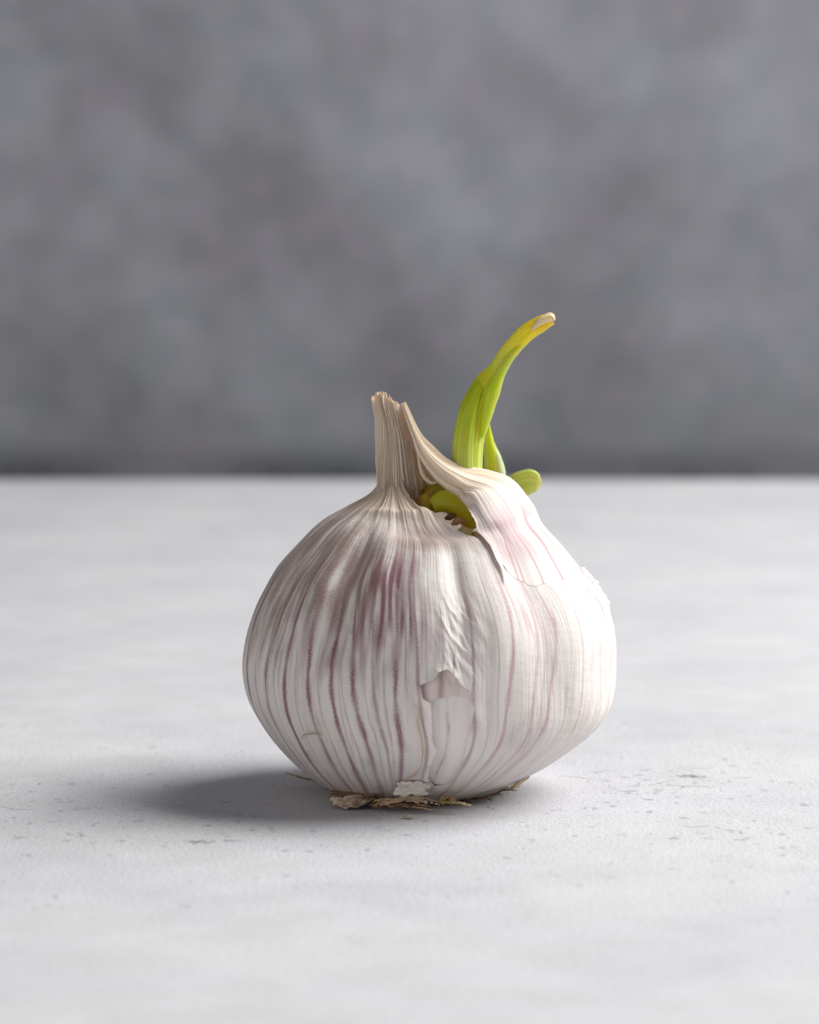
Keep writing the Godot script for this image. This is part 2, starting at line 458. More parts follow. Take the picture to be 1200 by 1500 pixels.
func build_setting() -> void:
	# --- tabletop: a pale plastered board with a rounded back edge
	var size := 0.4
	var N := 1024
	var a := noise_image(512, 512, 0.012, 31, 4)
	var b := noise_image(512, 512, 0.05, 37, 4)
	var g := noise_image(N, N, 0.3, 41, 2)
	var A := a.get_data()
	var B := b.get_data()
	var G := g.get_data()
	var px := PackedByteArray()
	px.resize(N * N * 3)
	var k := 0
	for j in N:
		for i in N:
			var va := A[(j >> 1) * 512 + (i >> 1)] / 255.0 - 0.5
			var vb := B[(j >> 1) * 512 + (i >> 1)] / 255.0 - 0.5
			var vg := G[j * N + i] / 255.0 - 0.5
			var l := 0.66 + va * 0.08 + vb * 0.07 + vg * 0.09
			var cool := clampf(0.5 - va * 1.4 + vb * 0.6, 0.0, 1.0)
			var c := Color(l * (0.985 - 0.012 * cool), l * (0.988 - 0.008 * cool), l * (1.02 + 0.014 * cool)).linear_to_srgb()
			px[k] = int(c.r * 255)
			px[k + 1] = int(c.g * 255)
			px[k + 2] = int(c.b * 255)
			k += 3
	var top := Image.create_from_data(N, N, false, Image.FORMAT_RGB8, px)
	top.resize(2048, 2048, Image.INTERPOLATE_CUBIC)
	var bump := noise_image(2048, 2048, 0.2, 43, 4)
	bump.convert(Image.FORMAT_L8)
	# pits, scuffs and hairline cracks in the plaster: middle x, z, spread, number
	rng.seed = 12
	for s in [[42, -13, 9, 26], [40, 3, 9, 22], [37, -4, 10, 16], [28, -8, 6, 8], [-51, 13, 14, 30], [-37, 18, 9, 14], [-62, 6, 10, 12], [-34, 42, 3, 5], [-28, 34, 6, 8], [-18, 47, 5, 8], [-54, 42, 8, 8], [36, 33, 9, 16], [46, 29, 9, 12], [48, 40, 7, 8], [60, 0, 15, 12], [0, 40, 25, 10], [0, -60, 60, 30], [-50, -40, 30, 14], [10, 70, 40, 18], [70, 60, 30, 16], [-80, 60, 30, 16]]:
		for n in int(s[3]):
			var x: float = s[0] + rng.randfn() * s[2] * 0.85
			var z: float = s[1] + rng.randfn() * s[2] * 0.85
			pit(top, bump, x, z, rng.randf_range(0.2, 0.9) * (1.8 if rng.randf() < 0.1 else 1.0), rng.randf_range(0.3, 1.4), rng.randf_range(0.05, 0.32))
	for n in 520:
		pit(top, bump, rng.randf_range(-80.0, 80.0), rng.randf_range(-70.0, 90.0), rng.randf_range(0.12, 0.55), rng.randf_range(0.2, 0.8), rng.randf_range(0.05, 0.3))
	for q in [Vector3(34.57, 0.00, -3.65), Vector3(38.53, 0.00, -4.88), Vector3(41.31, 0.00, -4.88), Vector3(43.70, 0.00, -4.26), Vector3(25.03, 0.00, -12.36), Vector3(29.26, 0.00, -17.46), Vector3(33.57, 0.00, 3.01), Vector3(11.85, -0.00, 17.00), Vector3(44.84, 0.00, -20.70), Vector3(-64.18, -0.00, 14.14), Vector3(-58.16, 0.00, 10.09), Vector3(40.64, 0.00, 29.75)]:
		crack(top, bump, q.x, q.z, rng.randf_range(4.0, 9.0), rng.randf_range(-0.5, 0.5))
	pit(top, bump, -34.5, 42.0, 2.0, 1.5, 0.5)
	pit(top, bump, 43.0, -13.0, 2.4, 1.5, 0.55)
	pit(top, bump, -30.0, 41.0, 1.6, 1.0, 0.3)
	var tm := StandardMaterial3D.new()
	tm.albedo_texture = ImageTexture.create_from_image(top)
	tm.roughness = 0.62
	tm.metallic_specular = 0.22
	tm.heightmap_enabled = true
	tm.heightmap_texture = ImageTexture.create_from_image(bump)
	tm.heightmap_scale = 0.008
	var speck := noise_image(1024, 1024, 0.3, 47, 4)
	var SP := speck.get_data()
	for n in SP.size():
		SP[n] = clampi(int(255.0 - 46.0 * clampf((SP[n] / 255.0 - 0.5) * 2.2 + 0.35, 0.0, 1.4)), 0, 255)
	tm.detail_enabled = true
	tm.detail_blend_mode = BaseMaterial3D.BLEND_MODE_MUL
	tm.detail_uv_layer = BaseMaterial3D.DETAIL_UV_2
	tm.detail_albedo = ImageTexture.create_from_image(Image.create_from_data(1024, 1024, false, Image.FORMAT_L8, SP))
	var outline := [Vector2(-21, -548.2), Vector2(-2.0, -548.2), Vector2(-0.6, -547.6), Vector2(0.0, -545.6), Vector2(0.0, 420.0), Vector2(-1.5, 421.5), Vector2(-21, 421.5), Vector2(-21, -548.2)]
	var st := SurfaceTool.new()
	st.begin(Mesh.PRIMITIVE_TRIANGLES)
	var half := 900.0
	for i in outline.size() - 1:
		var p: Vector2 = outline[i]
		var q: Vector2 = outline[i + 1]
		var n := Vector3(0, q.y - p.y, -(q.x - p.x)).normalized()
		var c := [Vector3(-half, p.x, p.y), Vector3(half, p.x, p.y), Vector3(half, q.x, q.y), Vector3(-half, q.x, q.y)]
		for t in [0, 1, 2, 0, 2, 3]:
			var w: Vector3 = c[t]
			st.set_normal(n)
			st.set_uv(Vector2(w.x / 400.0, (w.z - minf(w.y, 0.0)) / 400.0))
			st.set_uv2(Vector2(w.x / 137.0, (w.z - minf(w.y, 0.0)) / 111.0))
			st.add_vertex(w * MM)
	for side in [-1.0, 1.0]:
		for i in range(1, outline.size() - 2):
			var tri := [outline[0], outline[i + 1], outline[i]] if side > 0 else [outline[0], outline[i], outline[i + 1]]
			for p in tri:
				st.set_normal(Vector3(side, 0, 0))
				st.set_uv(Vector2(p.x / 400.0, p.y / 400.0))
				st.set_uv2(Vector2(p.x / 137.0, p.y / 111.0))
				st.add_vertex(Vector3(side * half, p.x, p.y) * MM)
	var table := put("tabletop", st.commit(), tm, self)
	tag(table, "pale grey plaster tabletop with small pits and hairline cracks", "tabletop", "", "structure")

	# --- backdrop: a mottled grey painted board standing behind the table
	var M := 512
	var c1 := noise_image(M, M, 0.009, 51, 2)
	var c2 := noise_image(M, M, 0.018, 53, 4)
	var c3 := noise_image(M, M, 0.05, 57, 3)
	var D1 := c1.get_data()
	var D2 := c2.get_data()
	var D3 := c3.get_data()
	var pw := PackedByteArray()
	pw.resize(M * M * 3)
	k = 0
	for i in M * M:
		var v1 := D1[i] / 255.0 - 0.5
		var v2 := D2[i] / 255.0 - 0.5
		var v3 := D3[i] / 255.0 - 0.5
		var l := 0.285 * (1.0 + v1 * 0.26 + v2 * 0.34 + v3 * 0.24)
		var row := i / M
		l *= 1.0 - band(row, 450.0, 505.0, 7.0) * clampf(0.34 + v2 * 0.9 + v3 * 0.5, 0.0, 0.7)   # shade along its foot painted into the colour, broken up by the mottling
		var red := clampf(v3 * 0.5 - v2 * 0.5, -0.2, 0.3)
		var c := Color(l * (0.945 + red * 0.14), l * (0.96 - red * 0.04), l * (1.065 + red * 0.02)).linear_to_srgb()
		pw[k] = int(c.r * 255)
		pw[k + 1] = int(c.g * 255)
		pw[k + 2] = int(c.b * 255)
		k += 3
	var wm := StandardMaterial3D.new()
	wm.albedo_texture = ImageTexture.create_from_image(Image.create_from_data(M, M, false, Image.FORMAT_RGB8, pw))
	wm.uv1_triplanar = true
	wm.uv1_world_triplanar = true
	wm.uv1_scale = Vector3.ONE * 1.75
	wm.uv1_offset = Vector3(0.31, 0.12, 0.0)
	wm.roughness = 0.8
	wm.metallic_specular = 0.3
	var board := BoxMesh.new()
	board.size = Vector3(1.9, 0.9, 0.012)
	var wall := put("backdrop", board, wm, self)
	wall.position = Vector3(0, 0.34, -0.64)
	tag(wall, "mottled dark grey painted board standing upright behind the tabletop", "backdrop", "", "structure")

# an irregular pit or scuff in the tabletop, in millimetres, drawn into its colour and its relief
func pit(top: Image, bump: Image, x: float, z: float, rx: float, rz: float, dark: float) -> void:
	var cx := x / 400.0 * 2048.0
	var cz := z / 400.0 * 2048.0
	var ax := rx / 400.0 * 2048.0
	var az := rz / 400.0 * 2048.0
	for j in range(int(cz - az * 1.7) - 1, int(cz + az * 1.7) + 2):
		for i in range(int(cx - ax * 1.7) - 1, int(cx + ax * 1.7) + 2):
			var d := Vector2((i - cx) / ax, (j - cz) / az).length() + n2(i * 2.6, j * 2.6) * 0.9
			var w := clampf(1.1 - d, 0.0, 1.0)
			if w <= 0.0: continue
			var ii := posmod(i, 2048)
			var jj := posmod(j, 2048)
			var c := top.get_pixel(ii, jj)
			var s := dark * minf(w * 1.6, 1.0)
			top.set_pixel(ii, jj, c.lerp(Color(0.43, 0.43, 0.46), s))
			var h := bump.get_pixel(ii, jj).r
			bump.set_pixel(ii, jj, Color(h - 0.35 * w, 0, 0))

func crack(top: Image, bump: Image, x: float, z: float, length: float, turn: float) -> void:
	var p := Vector2(x - length / 2, z)
	var dir := Vector2.from_angle(turn)
	var steps := int(length / 0.1)
	for n in steps:
		dir = dir.rotated(n2(x * 50.0 + n * 3.0, z * 30.0) * 0.35)
		p += Vector2(dir.x, dir.y) * 0.1
		var w := sin(PI * n / steps)
		var ii := posmod(int(p.x / 400.0 * 2048.0), 2048)
		var jj := posmod(int(p.y / 400.0 * 2048.0), 2048)
		for o in [[0, 0, 0.32], [0, 1, 0.18]]:
			var jo := posmod(jj + int(o[1]), 2048)
			top.set_pixel(ii, jo, top.get_pixel(ii, jo).lerp(Color(0.36, 0.36, 0.38), o[2] * w))
			bump.set_pixel(ii, jo, Color(maxf(bump.get_pixel(ii, jo).r - 0.5 * w, 0.0), 0, 0))

# torn openings of the outer skin, as (angle, height)
var window_hole := [Vector2(0.2, 19.1), Vector2(1.8, 19.6), Vector2(6.7, 20.0), Vector2(11.5, 19.6), Vector2(13.3, 18.1), Vector2(12.1, 15.6), Vector2(10.6, 12.2), Vector2(12.1, 7.9), Vector2(12.1, 4.8), Vector2(6.1, 4.3), Vector2(1.7, 5.9), Vector2(0.1, 9.0), Vector2(1.5, 11.4), Vector2(-0.1, 13.3)]
var tear_hole := [Vector2(-3.0, 21.7), Vector2(0.7, 22.6), Vector2(2.0, 23.7), Vector2(4.5, 24.2), Vector2(7.3, 22.9), Vector2(8.1, 22.1), Vector2(12.0, 20.4), Vector2(11.8, 18.9), Vector2(0.7, 18.8), Vector2(-2.1, 19.6)]
var top_hole := [Vector2(7.0, 53.0), Vector2(7.6, 47.2), Vector2(9.0, 46.5), Vector2(14.7, 46.1), Vector2(17.4, 45.7), Vector2(21.9, 44.8), Vector2(23.0, 43.9), Vector2(23.4, 43.2), Vector2(26.0, 42.9), Vector2(30.0, 43.0), Vector2(38.0, 42.6), Vector2(60.0, 42.0), Vector2(100.0, 42.0), Vector2(150.0, 44.0), Vector2(168.0, 53.0)]

func skin_edge(deg: float, y: float) -> float:
	var d := 99.0
	var p := Vector2(deg, y)
	if y > 36.0 and deg > -3.0:
		d = minf(d, outside(top_hole, p, Vector2(0.22, 1.0)))
	elif deg > -9.0 and deg < 20.0 and y < 32.0:
		d = minf(d, minf(outside(window_hole, p, Vector2(0.5, 1.0)), outside(tear_hole, p, Vector2(0.5, 1.0))))
	else:
		return d
	return d + (n2(deg * 12.0, y * 24.0) * 0.28 + n2(deg * 60.0, y * 70.0) * 0.1) * (1.0 if y > 36.0 else 0.6)

func build_garlic() -> void:
	var garlic := Node3D.new()
	garlic.name = "garlic_bulb"
	add_child(garlic)
	tag(garlic, "white garlic bulb with purple stripes, dry neck and a bright green sprout", "garlic")

	# --- outer skin
	var tex := skin_textures()
	var sm := StandardMaterial3D.new()
	sm.albedo_texture = tex[0]
	sm.roughness = 0.62
	sm.metallic_specular = 0.36
	sm.heightmap_enabled = true
	sm.heightmap_texture = tex[1]
	sm.heightmap_scale = 0.013
	sm.cull_mode = BaseMaterial3D.CULL_DISABLED
	sm.backlight_enabled = true
	sm.backlight = Color(0.6, 0.575, 0.56)
	var skin := sheet(861, 420, func(u: float, v: float) -> Vector3:
		var deg := u * 360.0 - 180.0
		var y := meridian(v).x
		var d := skin_edge(deg, y)
		var lift := 0.0
		if d < 1.6:
			lift = pow(1.0 - maxf(d, 0.0) / 1.6, 2.0) * (0.5 + 0.5 * n2(deg * 3.0, y * 4.0))
			lift *= 0.5 * smoothstep(29.0, 24.0, deg) if y > 36.0 else smoothstep(10.5, 6.0, deg) * smoothstep(4.0, 9.0, y)
		return bulb_at(deg, v, lift), nothing, func(u: float, v: float) -> float:
			return skin_edge(u * 360.0 - 180.0, meridian(v).x))
	put("outer_skin", skin, sm, garlic)

	# --- layers seen through the torn window
	var under := cloth(0.42, Color.BLACK)
	var v0 := 0.055
	var v1 := v_of_height(27.0)
	put("inner_skin", sheet(150, 260, func(u: float, v: float) -> Vector3:
		return bulb_at(-9.0 + 31.0 * u, lerpf(v0, v1, v), lerpf(-0.7, -0.06, smoothstep(0.0, 12.0, -9.0 + 31.0 * u)) - 0.03), func(u: float, v: float) -> Color:
		var deg := -9.0 + 31.0 * u
		var y := lerpf(0.0, 27.0, v)
		var f := n2(deg * 55.0, y * 1.5)
		var c := Color(0.79, 0.755, 0.73) * (1.0 + 0.1 * f)
		c = c.lerp(Color(0.42, 0.20, 0.22), clampf(bell(deg - 5.0 - 0.3 * n1(y * 9.0), 0.5) * (0.5 + 0.5 * n1(y * 7.0)) * (1.0 - smoothstep(16.0, 22.0, y) * 0.6), 0.0, 0.8))
		c = c.lerp(Color(0.55, 0.38, 0.42), 0.35 * bell(deg - 11.5, 1.3))
		return c.lerp(Color(0.60, 0.46, 0.28), smoothstep(5.0, 1.0, y) * 0.6), nothing), under, garlic)
	var v2 := v_of_height(17.5)
	var layer_hole := [Vector2(0.2, 19.1), Vector2(1.8, 19.6), Vector2(6.7, 20.0), Vector2(11.5, 19.6), Vector2(13.3, 18.1), Vector2(14.5, 11.0), Vector2(-0.2, 11.2)]
	put("middle_skin", sheet(170, 100, func(u: float, v: float) -> Vector3:
		return bulb_at(-8.0 + 26.0 * u, lerpf(v2, v1, v), lerpf(-0.32, -0.04, smoothstep(2.0, 12.0, -8.0 + 26.0 * u))), func(u: float, v: float) -> Color:
		var deg := -8.0 + 26.0 * u
		var y := lerpf(17.5, 27.0, v)
		var c := Color(0.68, 0.60, 0.565) * (1.0 + 0.16 * n2(deg * 60.0, y * 2.0))
		c = c.lerp(Color(0.26, 0.10, 0.12), bell(deg - 3.0, 0.9) * 0.6)
		return c.lerp(Color(0.30, 0.13, 0.17), bell(deg + 2.2, 1.0) * 0.6), func(u: float, v: float) -> float:
		var deg := -8.0 + 26.0 * u
		var y := lerpf(17.5, 27.0, v)
		return minf(outside(layer_hole, Vector2(deg, y), Vector2(0.5, 1.0)) + n2(deg * 12.0, y * 24.0) * 0.15, minf(u, 1.0 - u) * 10.0 + 0.0001)), under, garlic)

	# --- cloves inside, seen through the open top
	var flesh := cloth(0.38, Color.BLACK)
	flesh.subsurf_scatter_enabled = true
	flesh.subsurf_scatter_strength = 0.05
	for n in 8:
		var a := TAU * (n + 0.35) / 8.0
		var tall := [40.5, 39.0, 41.5, 40.0, 41.0, 39.5, 40.5, 41.0][n] as float
		var foot := Vector3(sin(a) * 11.0 - 1.0, 3.5, cos(a) * 11.0)
		var belly := Vector3(sin(a) * 17.0 - 0.5, 18.0, cos(a) * 17.0)
		var tip := Vector3(sin(a) * 8.5 - 1.0, tall, cos(a) * 8.5)
		var path := [foot, foot.lerp(belly, 0.55), belly, belly.lerp(tip, 0.5) + Vector3(sin(a), 0, cos(a)) * 2.0, belly.lerp(tip, 0.85) + Vector3(sin(a), 0, cos(a)) * 0.8, tip]
		var wide := [2.5, 7.2, 9.0, 7.0, 3.0, 0.5]
		put("clove", tube(path, wide, wide, func(u: float, v: float) -> Color:
			return Color(0.62, 0.50, 0.24).lerp(Color(0.66, 0.58, 0.36), v) * (1.0 + 0.12 * n2(u * 300.0, v * 20.0)), 32, 40), flesh, garlic)

	build_neck(garlic)
	build_flap(garlic)
	build_sprouts(garlic)
	build_root(garlic)

func straw(x: float, y: float) -> Color:
	var f := n2(x * 3.0, y * 0.4) + 0.6 * n2(x * 11.0, y * 0.7 + 50.0)
	var c := Color(0.82, 0.68, 0.52)
	c = c.lerp(Color(0.92, 0.86, 0.76), clampf(f * 1.5, 0.0, 1.0))
	return c.lerp(Color(0.48, 0.32, 0.2), clampf(-f * 1.3 - 0.1, 0.0, 0.75))

func build_neck(garlic: Node3D) -> void:
	var dry := cloth(0.62, Color(0.75, 0.66, 0.52))
	# the stub of dried stalk: a pleated, flattened sleeve with a broken top
	var path := [Vector3(-4.93, 45.77, 0.00), Vector3(-4.88, 48.95, 0.00), Vector3(-5.15, 52.78, 0.00), Vector3(-5.58, 56.60, 0.00), Vector3(-6.23, 60.20, 0.00), Vector3(-6.89, 62.60, 0.00), Vector3(-7.21, 64.34, 0.00)]
	var rx := [3.9, 3.15, 3.0, 2.6, 2.2, 1.95, 1.85]
	var rz := [4.2, 3.5, 2.9, 2.4, 2.1, 1.9, 1.8]
	var shape := func(u: float, v: float, shrink: float) -> Vector3:
		var a := u * TAU
		var p := along(path, v)
		var ring := Vector3(cos(a), 0, sin(a))
		a += 0.35 * v + 0.25 * n2(u * 60.0, v * 25.0)
		var pleat := absf(n2(cos(a) * 50.0 + v * 5.0, sin(a) * 50.0)) * 0.75 - 0.12 + 0.4 * n2(cos(a) * 150.0, sin(a) * 150.0 + v * 7.0) + 0.22 * n2(cos(a) * 420.0, sin(a) * 420.0 + v * 12.0)
		var k := (0.93 + pleat * 0.42 * (0.75 + 0.25 * v)) * shrink
		return p + Vector3(ring.x * along_f(rx, v) * k, 0.35 * n2(a * 20.0, v * 10.0) * v, ring.z * along_f(rz, v) * k)
	var top := func(u: float, v: float) -> float:
		var a := u * TAU
		var c := cos(a)
		return 0.985 + 0.05 * n2(c * 40.0 + 9.0, sin(a) * 40.0) + 0.05 * clampf(n2(c * 90.0, sin(a) * 90.0) * 2.6, -0.5, 0.35) + 0.006 * n2(c * 300.0, sin(a) * 300.0) - 0.08 * smoothstep(-0.55, -1.0, c) - 0.17 * smoothstep(-0.1, 1.0, c) - v
	var paint := func(u: float, v: float) -> Color:
		var a := u * TAU
		a += 0.35 * v + 0.25 * n2(u * 60.0, v * 25.0)
		var c := straw(cos(a) * 48.0 + 30.0 * sin(a), v * 60.0)
		return c.lerp(Color(0.92, 0.85, 0.74), 0.4 + 0.2 * v)
	var neck := put("neck", sheet(420, 120, func(u: float, v: float) -> Vector3: return shape.call(u, v, 1.0), paint, top, true), dry, garlic)
	put("neck_lining", sheet(200, 60, func(u: float, v: float) -> Vector3: return shape.call(u, v * 0.97, 0.86), paint, top, true), dry, neck)
	put("neck_core", sheet(160, 60, func(u: float, v: float) -> Vector3: return shape.call(u, v * 0.95, 0.55), paint, top, true), dry, neck)

# control fibres of the skin that is pulled from the neck over the right shoulder
var fibres := [
	[Vector3(-4.38, 62.57, 1.20), Vector3(-2.65, 57.32, 2.20), Vector3(-1.78, 54.42, 2.60), Vector3(0.49, 51.17, 4.00), Vector3(2.85, 48.97, 6.00), Vector3(4.86, 48.03, 8.60), Vector3(5.90, 46.98, 11.00), Vector3(6.71, 45.62, 13.40), Vector3(7.52, 43.54, 16.00), Vector3(9.00, 42.09, 17.51), Vector3(9.86, 40.58, 18.76), Vector3(11.18, 37.59, 20.75), Vector3(11.32, 35.78, 21.30)],
	[Vector3(-4.22, 62.59, 1.50), Vector3(-2.32, 57.59, 2.80), Vector3(-1.02, 54.83, 3.60), Vector3(1.34, 52.04, 5.20), Vector3(3.80, 50.40, 7.40), Vector3(6.13, 49.42, 9.60), Vector3(7.91, 48.01, 11.60), Vector3(9.26, 45.87, 13.80), Vector3(11.40, 43.09, 14.55), Vector3(12.42, 41.16, 16.70), Vector3(13.07, 39.39, 17.79), Vector3(13.79, 36.90, 19.22), Vector3(13.96, 35.12, 20.00)],
	[Vector3(-4.06, 62.47, 1.30), Vector3(-2.00, 57.65, 2.30), Vector3(-0.37, 55.12, 3.20), Vector3(2.21, 52.85, 4.60), Vector3(4.90, 51.46, 6.00), Vector3(7.89, 50.49, 7.20), Vector3(10.45, 48.99, 8.40), Vector3(12.56, 46.32, 9.80), Vector3(14.44, 42.96, 11.60), Vector3(16.20, 40.96, 13.16), Vector3(17.03, 39.16, 14.15), Vector3(17.67, 36.86, 15.55), Vector3(17.75, 35.29, 16.34)],
	[Vector3(-4.00, 62.64, 0.60), Vector3(-1.78, 57.87, 0.90), Vector3(-0.04, 55.48, 1.00), Vector3(2.90, 53.12, 1.40), Vector3(6.05, 51.99, 1.60), Vector3(9.31, 51.44, 1.60), Vector3(12.35, 50.21, 1.80), Vector3(15.15, 47.23, 2.60), Vector3(17.63, 43.62, 3.60), Vector3(19.19, 41.31, 5.40), Vector3(20.72, 39.24, 7.36), Vector3(21.53, 36.96, 9.22), Vector3(21.62, 35.42, 10.42)],
	[Vector3(-3.95, 62.69, -0.30), Vector3(-1.66, 58.08, -0.60), Vector3(0.41, 55.87, -0.90), Vector3(3.47, 53.20, -1.40), Vector3(6.76, 52.09, -2.20), Vector3(10.29, 51.30, -3.00), Vector3(13.49, 50.04, -3.60), Vector3(16.13, 46.84, -3.60), Vector3(18.86, 42.95, -2.80), Vector3(21.00, 40.24, -1.40), Vector3(22.71, 38.17, -0.78), Vector3(23.44, 36.47, 3.58), Vector3(23.34, 35.39, 5.17)],
	[Vector3(-4.06, 62.30, -1.20), Vector3(-1.77, 57.43, -1.90), Vector3(0.42, 54.72, -2.90), Vector3(3.73, 51.84, -4.40), Vector3(7.28, 50.33, -6.40), Vector3(11.09, 49.60, -8.40), Vector3(14.34, 48.04, -9.60), Vector3(17.02, 44.99, -10.00), Vector3(19.60, 41.08, -10.00), Vector3(21.58, 38.24, -9.40), Vector3(22.90, 35.74, -8.80), Vector3(24.10, 33.57, -8.20), Vector3(24.54, 32.03, -8.00)]]

func fibre_at(u: float, v: float) -> Vector3:
	var n := fibres.size() - 1
	var x := clampf(u, 0.0, 1.0) * n
	var i := mini(int(x), n - 1)
	var b := along(fibres[i], v)
	var c := along(fibres[i + 1], v)
	var a := along(fibres[i - 1], v) if i > 0 else b * 2.0 - c
	var d := along(fibres[i + 2], v) if i + 2 <= n else c * 2.0 - b
	return catmull(a, b, c, d, x - i)

func build_flap(garlic: Node3D) -> void:
	var papery := cloth(0.6, Color(0.56, 0.5, 0.47), 0.4)
	var nu := 300
	var nv := 300
	var flap := sheet(nu, nv, func(u: float, v: float) -> Vector3:
		var p := fibre_at(u, v)
		var pu := fibre_at(minf(u + 0.02, 1.0), v) - fibre_at(maxf(u - 0.02, 0.0), v)
		var pv := fibre_at(u, minf(v + 0.02, 1.0)) - fibre_at(u, maxf(v - 0.02, 0.0))
		var n := -pu.cross(pv).normalized()
		var thin := 1.0 - smoothstep(0.35, 0.6, v)
		var ridge := n2(u * 190.0, v * 6.0) * 0.5 + n2(u * 520.0, v * 12.0 + 40.0) * 0.28
		var d := ridge * lerpf(0.16, 0.6, thin) * smoothstep(0.98, 0.78, v)
		# a fold where the strand opens into the skin of the shoulder, and the curled left rim
		d += 0.75 * bell(v - 0.44 - 0.07 * u, 0.035) * bell(u - 0.15, 0.2) - 0.7 * bell(v - 0.36 - 0.07 * u, 0.05) * bell(u - 0.2, 0.22)
		d += 0.5 * bell(u, 0.035) * smoothstep(0.45, 0.6, v) * smoothstep(1.0, 0.9, v)
		d += 0.25 * n2(u * 70.0, v * 60.0) * smoothstep(0.5, 0.7, v) * smoothstep(1.0, 0.85, v)
		p += n * d
		# lower down it lies on the bulb and passes into the skin there; only the left corner stays loose
		if v > 0.6:
			var hv := height_v(p.y)
			var m := meridian(hv)
			var deg := rad_to_deg(atan2(p.x - m.z, p.z))
			for step in 2:
				hv = clampf(hv - (bulb_at(deg, hv).y - p.y) / (prof_len * 0.75), 0.05, 0.99)
			m = meridian(hv)
			var on := bulb_at(deg, hv)
			var axis := meridian(height_v(p.y)).z
			var rs := Vector2(on.x - axis, on.z).length()
			m.z = axis
			var rp := Vector2(p.x - m.z, p.z).length()
			var off := lerpf(0.22 + 0.9 * bell(u, 0.1) + d * 0.6, 0.06 + 0.8 * bell(u, 0.07), smoothstep(0.72, 0.86, v))
			var w := smoothstep(0.6, 0.76, v)
			var k := lerpf(rp, rs + off, w) / rp
			p = Vector3(m.z + (p.x - m.z) * k, p.y, p.z * k)
		return p, func(u: float, v: float) -> Color:
		var dry := straw(u * 46.0, v * 26.0)
		var f := n2(u * 420.0, v * 9.0)
		var c := Color(0.70, 0.64, 0.625).lerp(Color(0.82, 0.785, 0.76), smoothstep(0.72, 0.93, v)) * (1.0 + 0.12 * f)
		var pink := clampf(n2(u * 90.0, v * 14.0 + 10.0) * 1.5 + 0.42, 0.0, 1.0) * bell(u - 0.22, 0.32) * band(v, 0.56, 0.86, 0.09)
		c = c.lerp(Color(0.50, 0.27, 0.33), pink * 0.5)
		c = c.lerp(Color(0.46, 0.24, 0.27), clampf(n2(u * 260.0, v * 5.0) * 2.4 - 0.5, 0.0, 0.75) * smoothstep(0.5, 0.7, v))
		return dry.lerp(c, smoothstep(0.36, 0.58, v + 0.06 * n1(u * 120.0))), func(u: float, v: float) -> float:
		var left := u * 9.0 - 0.05 + (0.2 * n1(v * 110.0) + 0.06 * n1(v * 400.0)) * smoothstep(0.4, 0.5, v) - 0.1 * smoothstep(0.5, 0.6, v)
		var low := (0.985 - 1.5 * minf(u, 0.085) + 0.6 * minf(maxf(u - 0.085, 0.0), 0.2) + 0.022 * n1(u * 90.0) + 0.01 * n1(u * 300.0) - v) * 40.0
		return minf(left + 0.06, minf(low, v * 60.0 + 0.4 + 2.0 * n1(u * 300.0))), true)
	put("torn_skin_flap", flap, papery, garlic)
	# the wall of dry skin at the back of the opening
	var wall_l := [Vector3(-2.75, 57.16, 0.20), Vector3(-2.43, 53.65, 0.00), Vector3(-2.21, 49.95, -1.00), Vector3(-2.20, 45.79, -2.00)]
	var wall_r := [Vector3(-2.10, 56.30, 0.40), Vector3(0.19, 51.70, 0.20), Vector3(2.58, 49.33, 0.60), Vector3(4.77, 46.76, 0.00)]
	put("inner_membrane", sheet(60, 60, func(u: float, v: float) -> Vector3:
		return along(wall_l, v).lerp(along(wall_r, v), u) + Vector3(0, 0, 0.35 * n2(u * 130.0, v * 12.0) - 1.2 * sin(PI * u) * v), func(u: float, v: float) -> Color:
		return straw(u * 22.0, v * 16.0).lerp(Color(0.62, 0.56, 0.22), 0.35 * v), nothing, true), papery, garlic)

	# --- ragged scraps of skin that stand off the right shoulder: angle, height of the middle
	for s in [[86.0, 31.8, 13.0, 3.0, 0.8], [94.0, 34.2, 9.0, 2.2, 1.0]]:
		var mid := v_of_height(s[1])
		put("skin_scrap", sheet(70, 50, func(u: float, v: float) -> Vector3:
			var deg: float = s[0] + (u - 0.5) * 2.0 * s[2]
			var lift: float = s[4] * smoothstep(0.35, 1.0, u) * (0.75 + 0.6 * n2(u * 60.0, v * 50.0)) * (1.2 - 0.6 * v)
			return bulb_at(deg, mid + (v - 0.5) * 2.0 * s[3] / prof_len, 0.07 + lift), func(u: float, v: float) -> Color:
			return Color(0.76, 0.73, 0.71) * (1.0 + 0.1 * n2(u * 150.0, v * 8.0)), func(u: float, v: float) -> float:
			return 0.5 - maxf(absf(u - 0.5), absf(v - 0.5)) - 0.05 + 0.2 * n2(u * 36.0 + s[0], v * 36.0) + 0.02 * n2(u * 150.0, v * 120.0)), papery, garlic)

func green(v: float, side: float, f: float) -> Color:
	var c := Color(0.66, 0.74, 0.15)
	c = c.lerp(Color(0.60, 0.71, 0.02), band(v, 0.12, 0.6, 0.12))
	c = c.lerp(Color(0.88, 0.78, 0.015), smoothstep(0.54, 0.78, v))
	c = c.lerp(Color(0.90, 0.62, 0.015), smoothstep(0.78, 0.97, v))
	c = c.lerp(Color(0.76, 0.80, 0.42), 0.45 * side)
	return c * (1.0 + 0.26 * f)

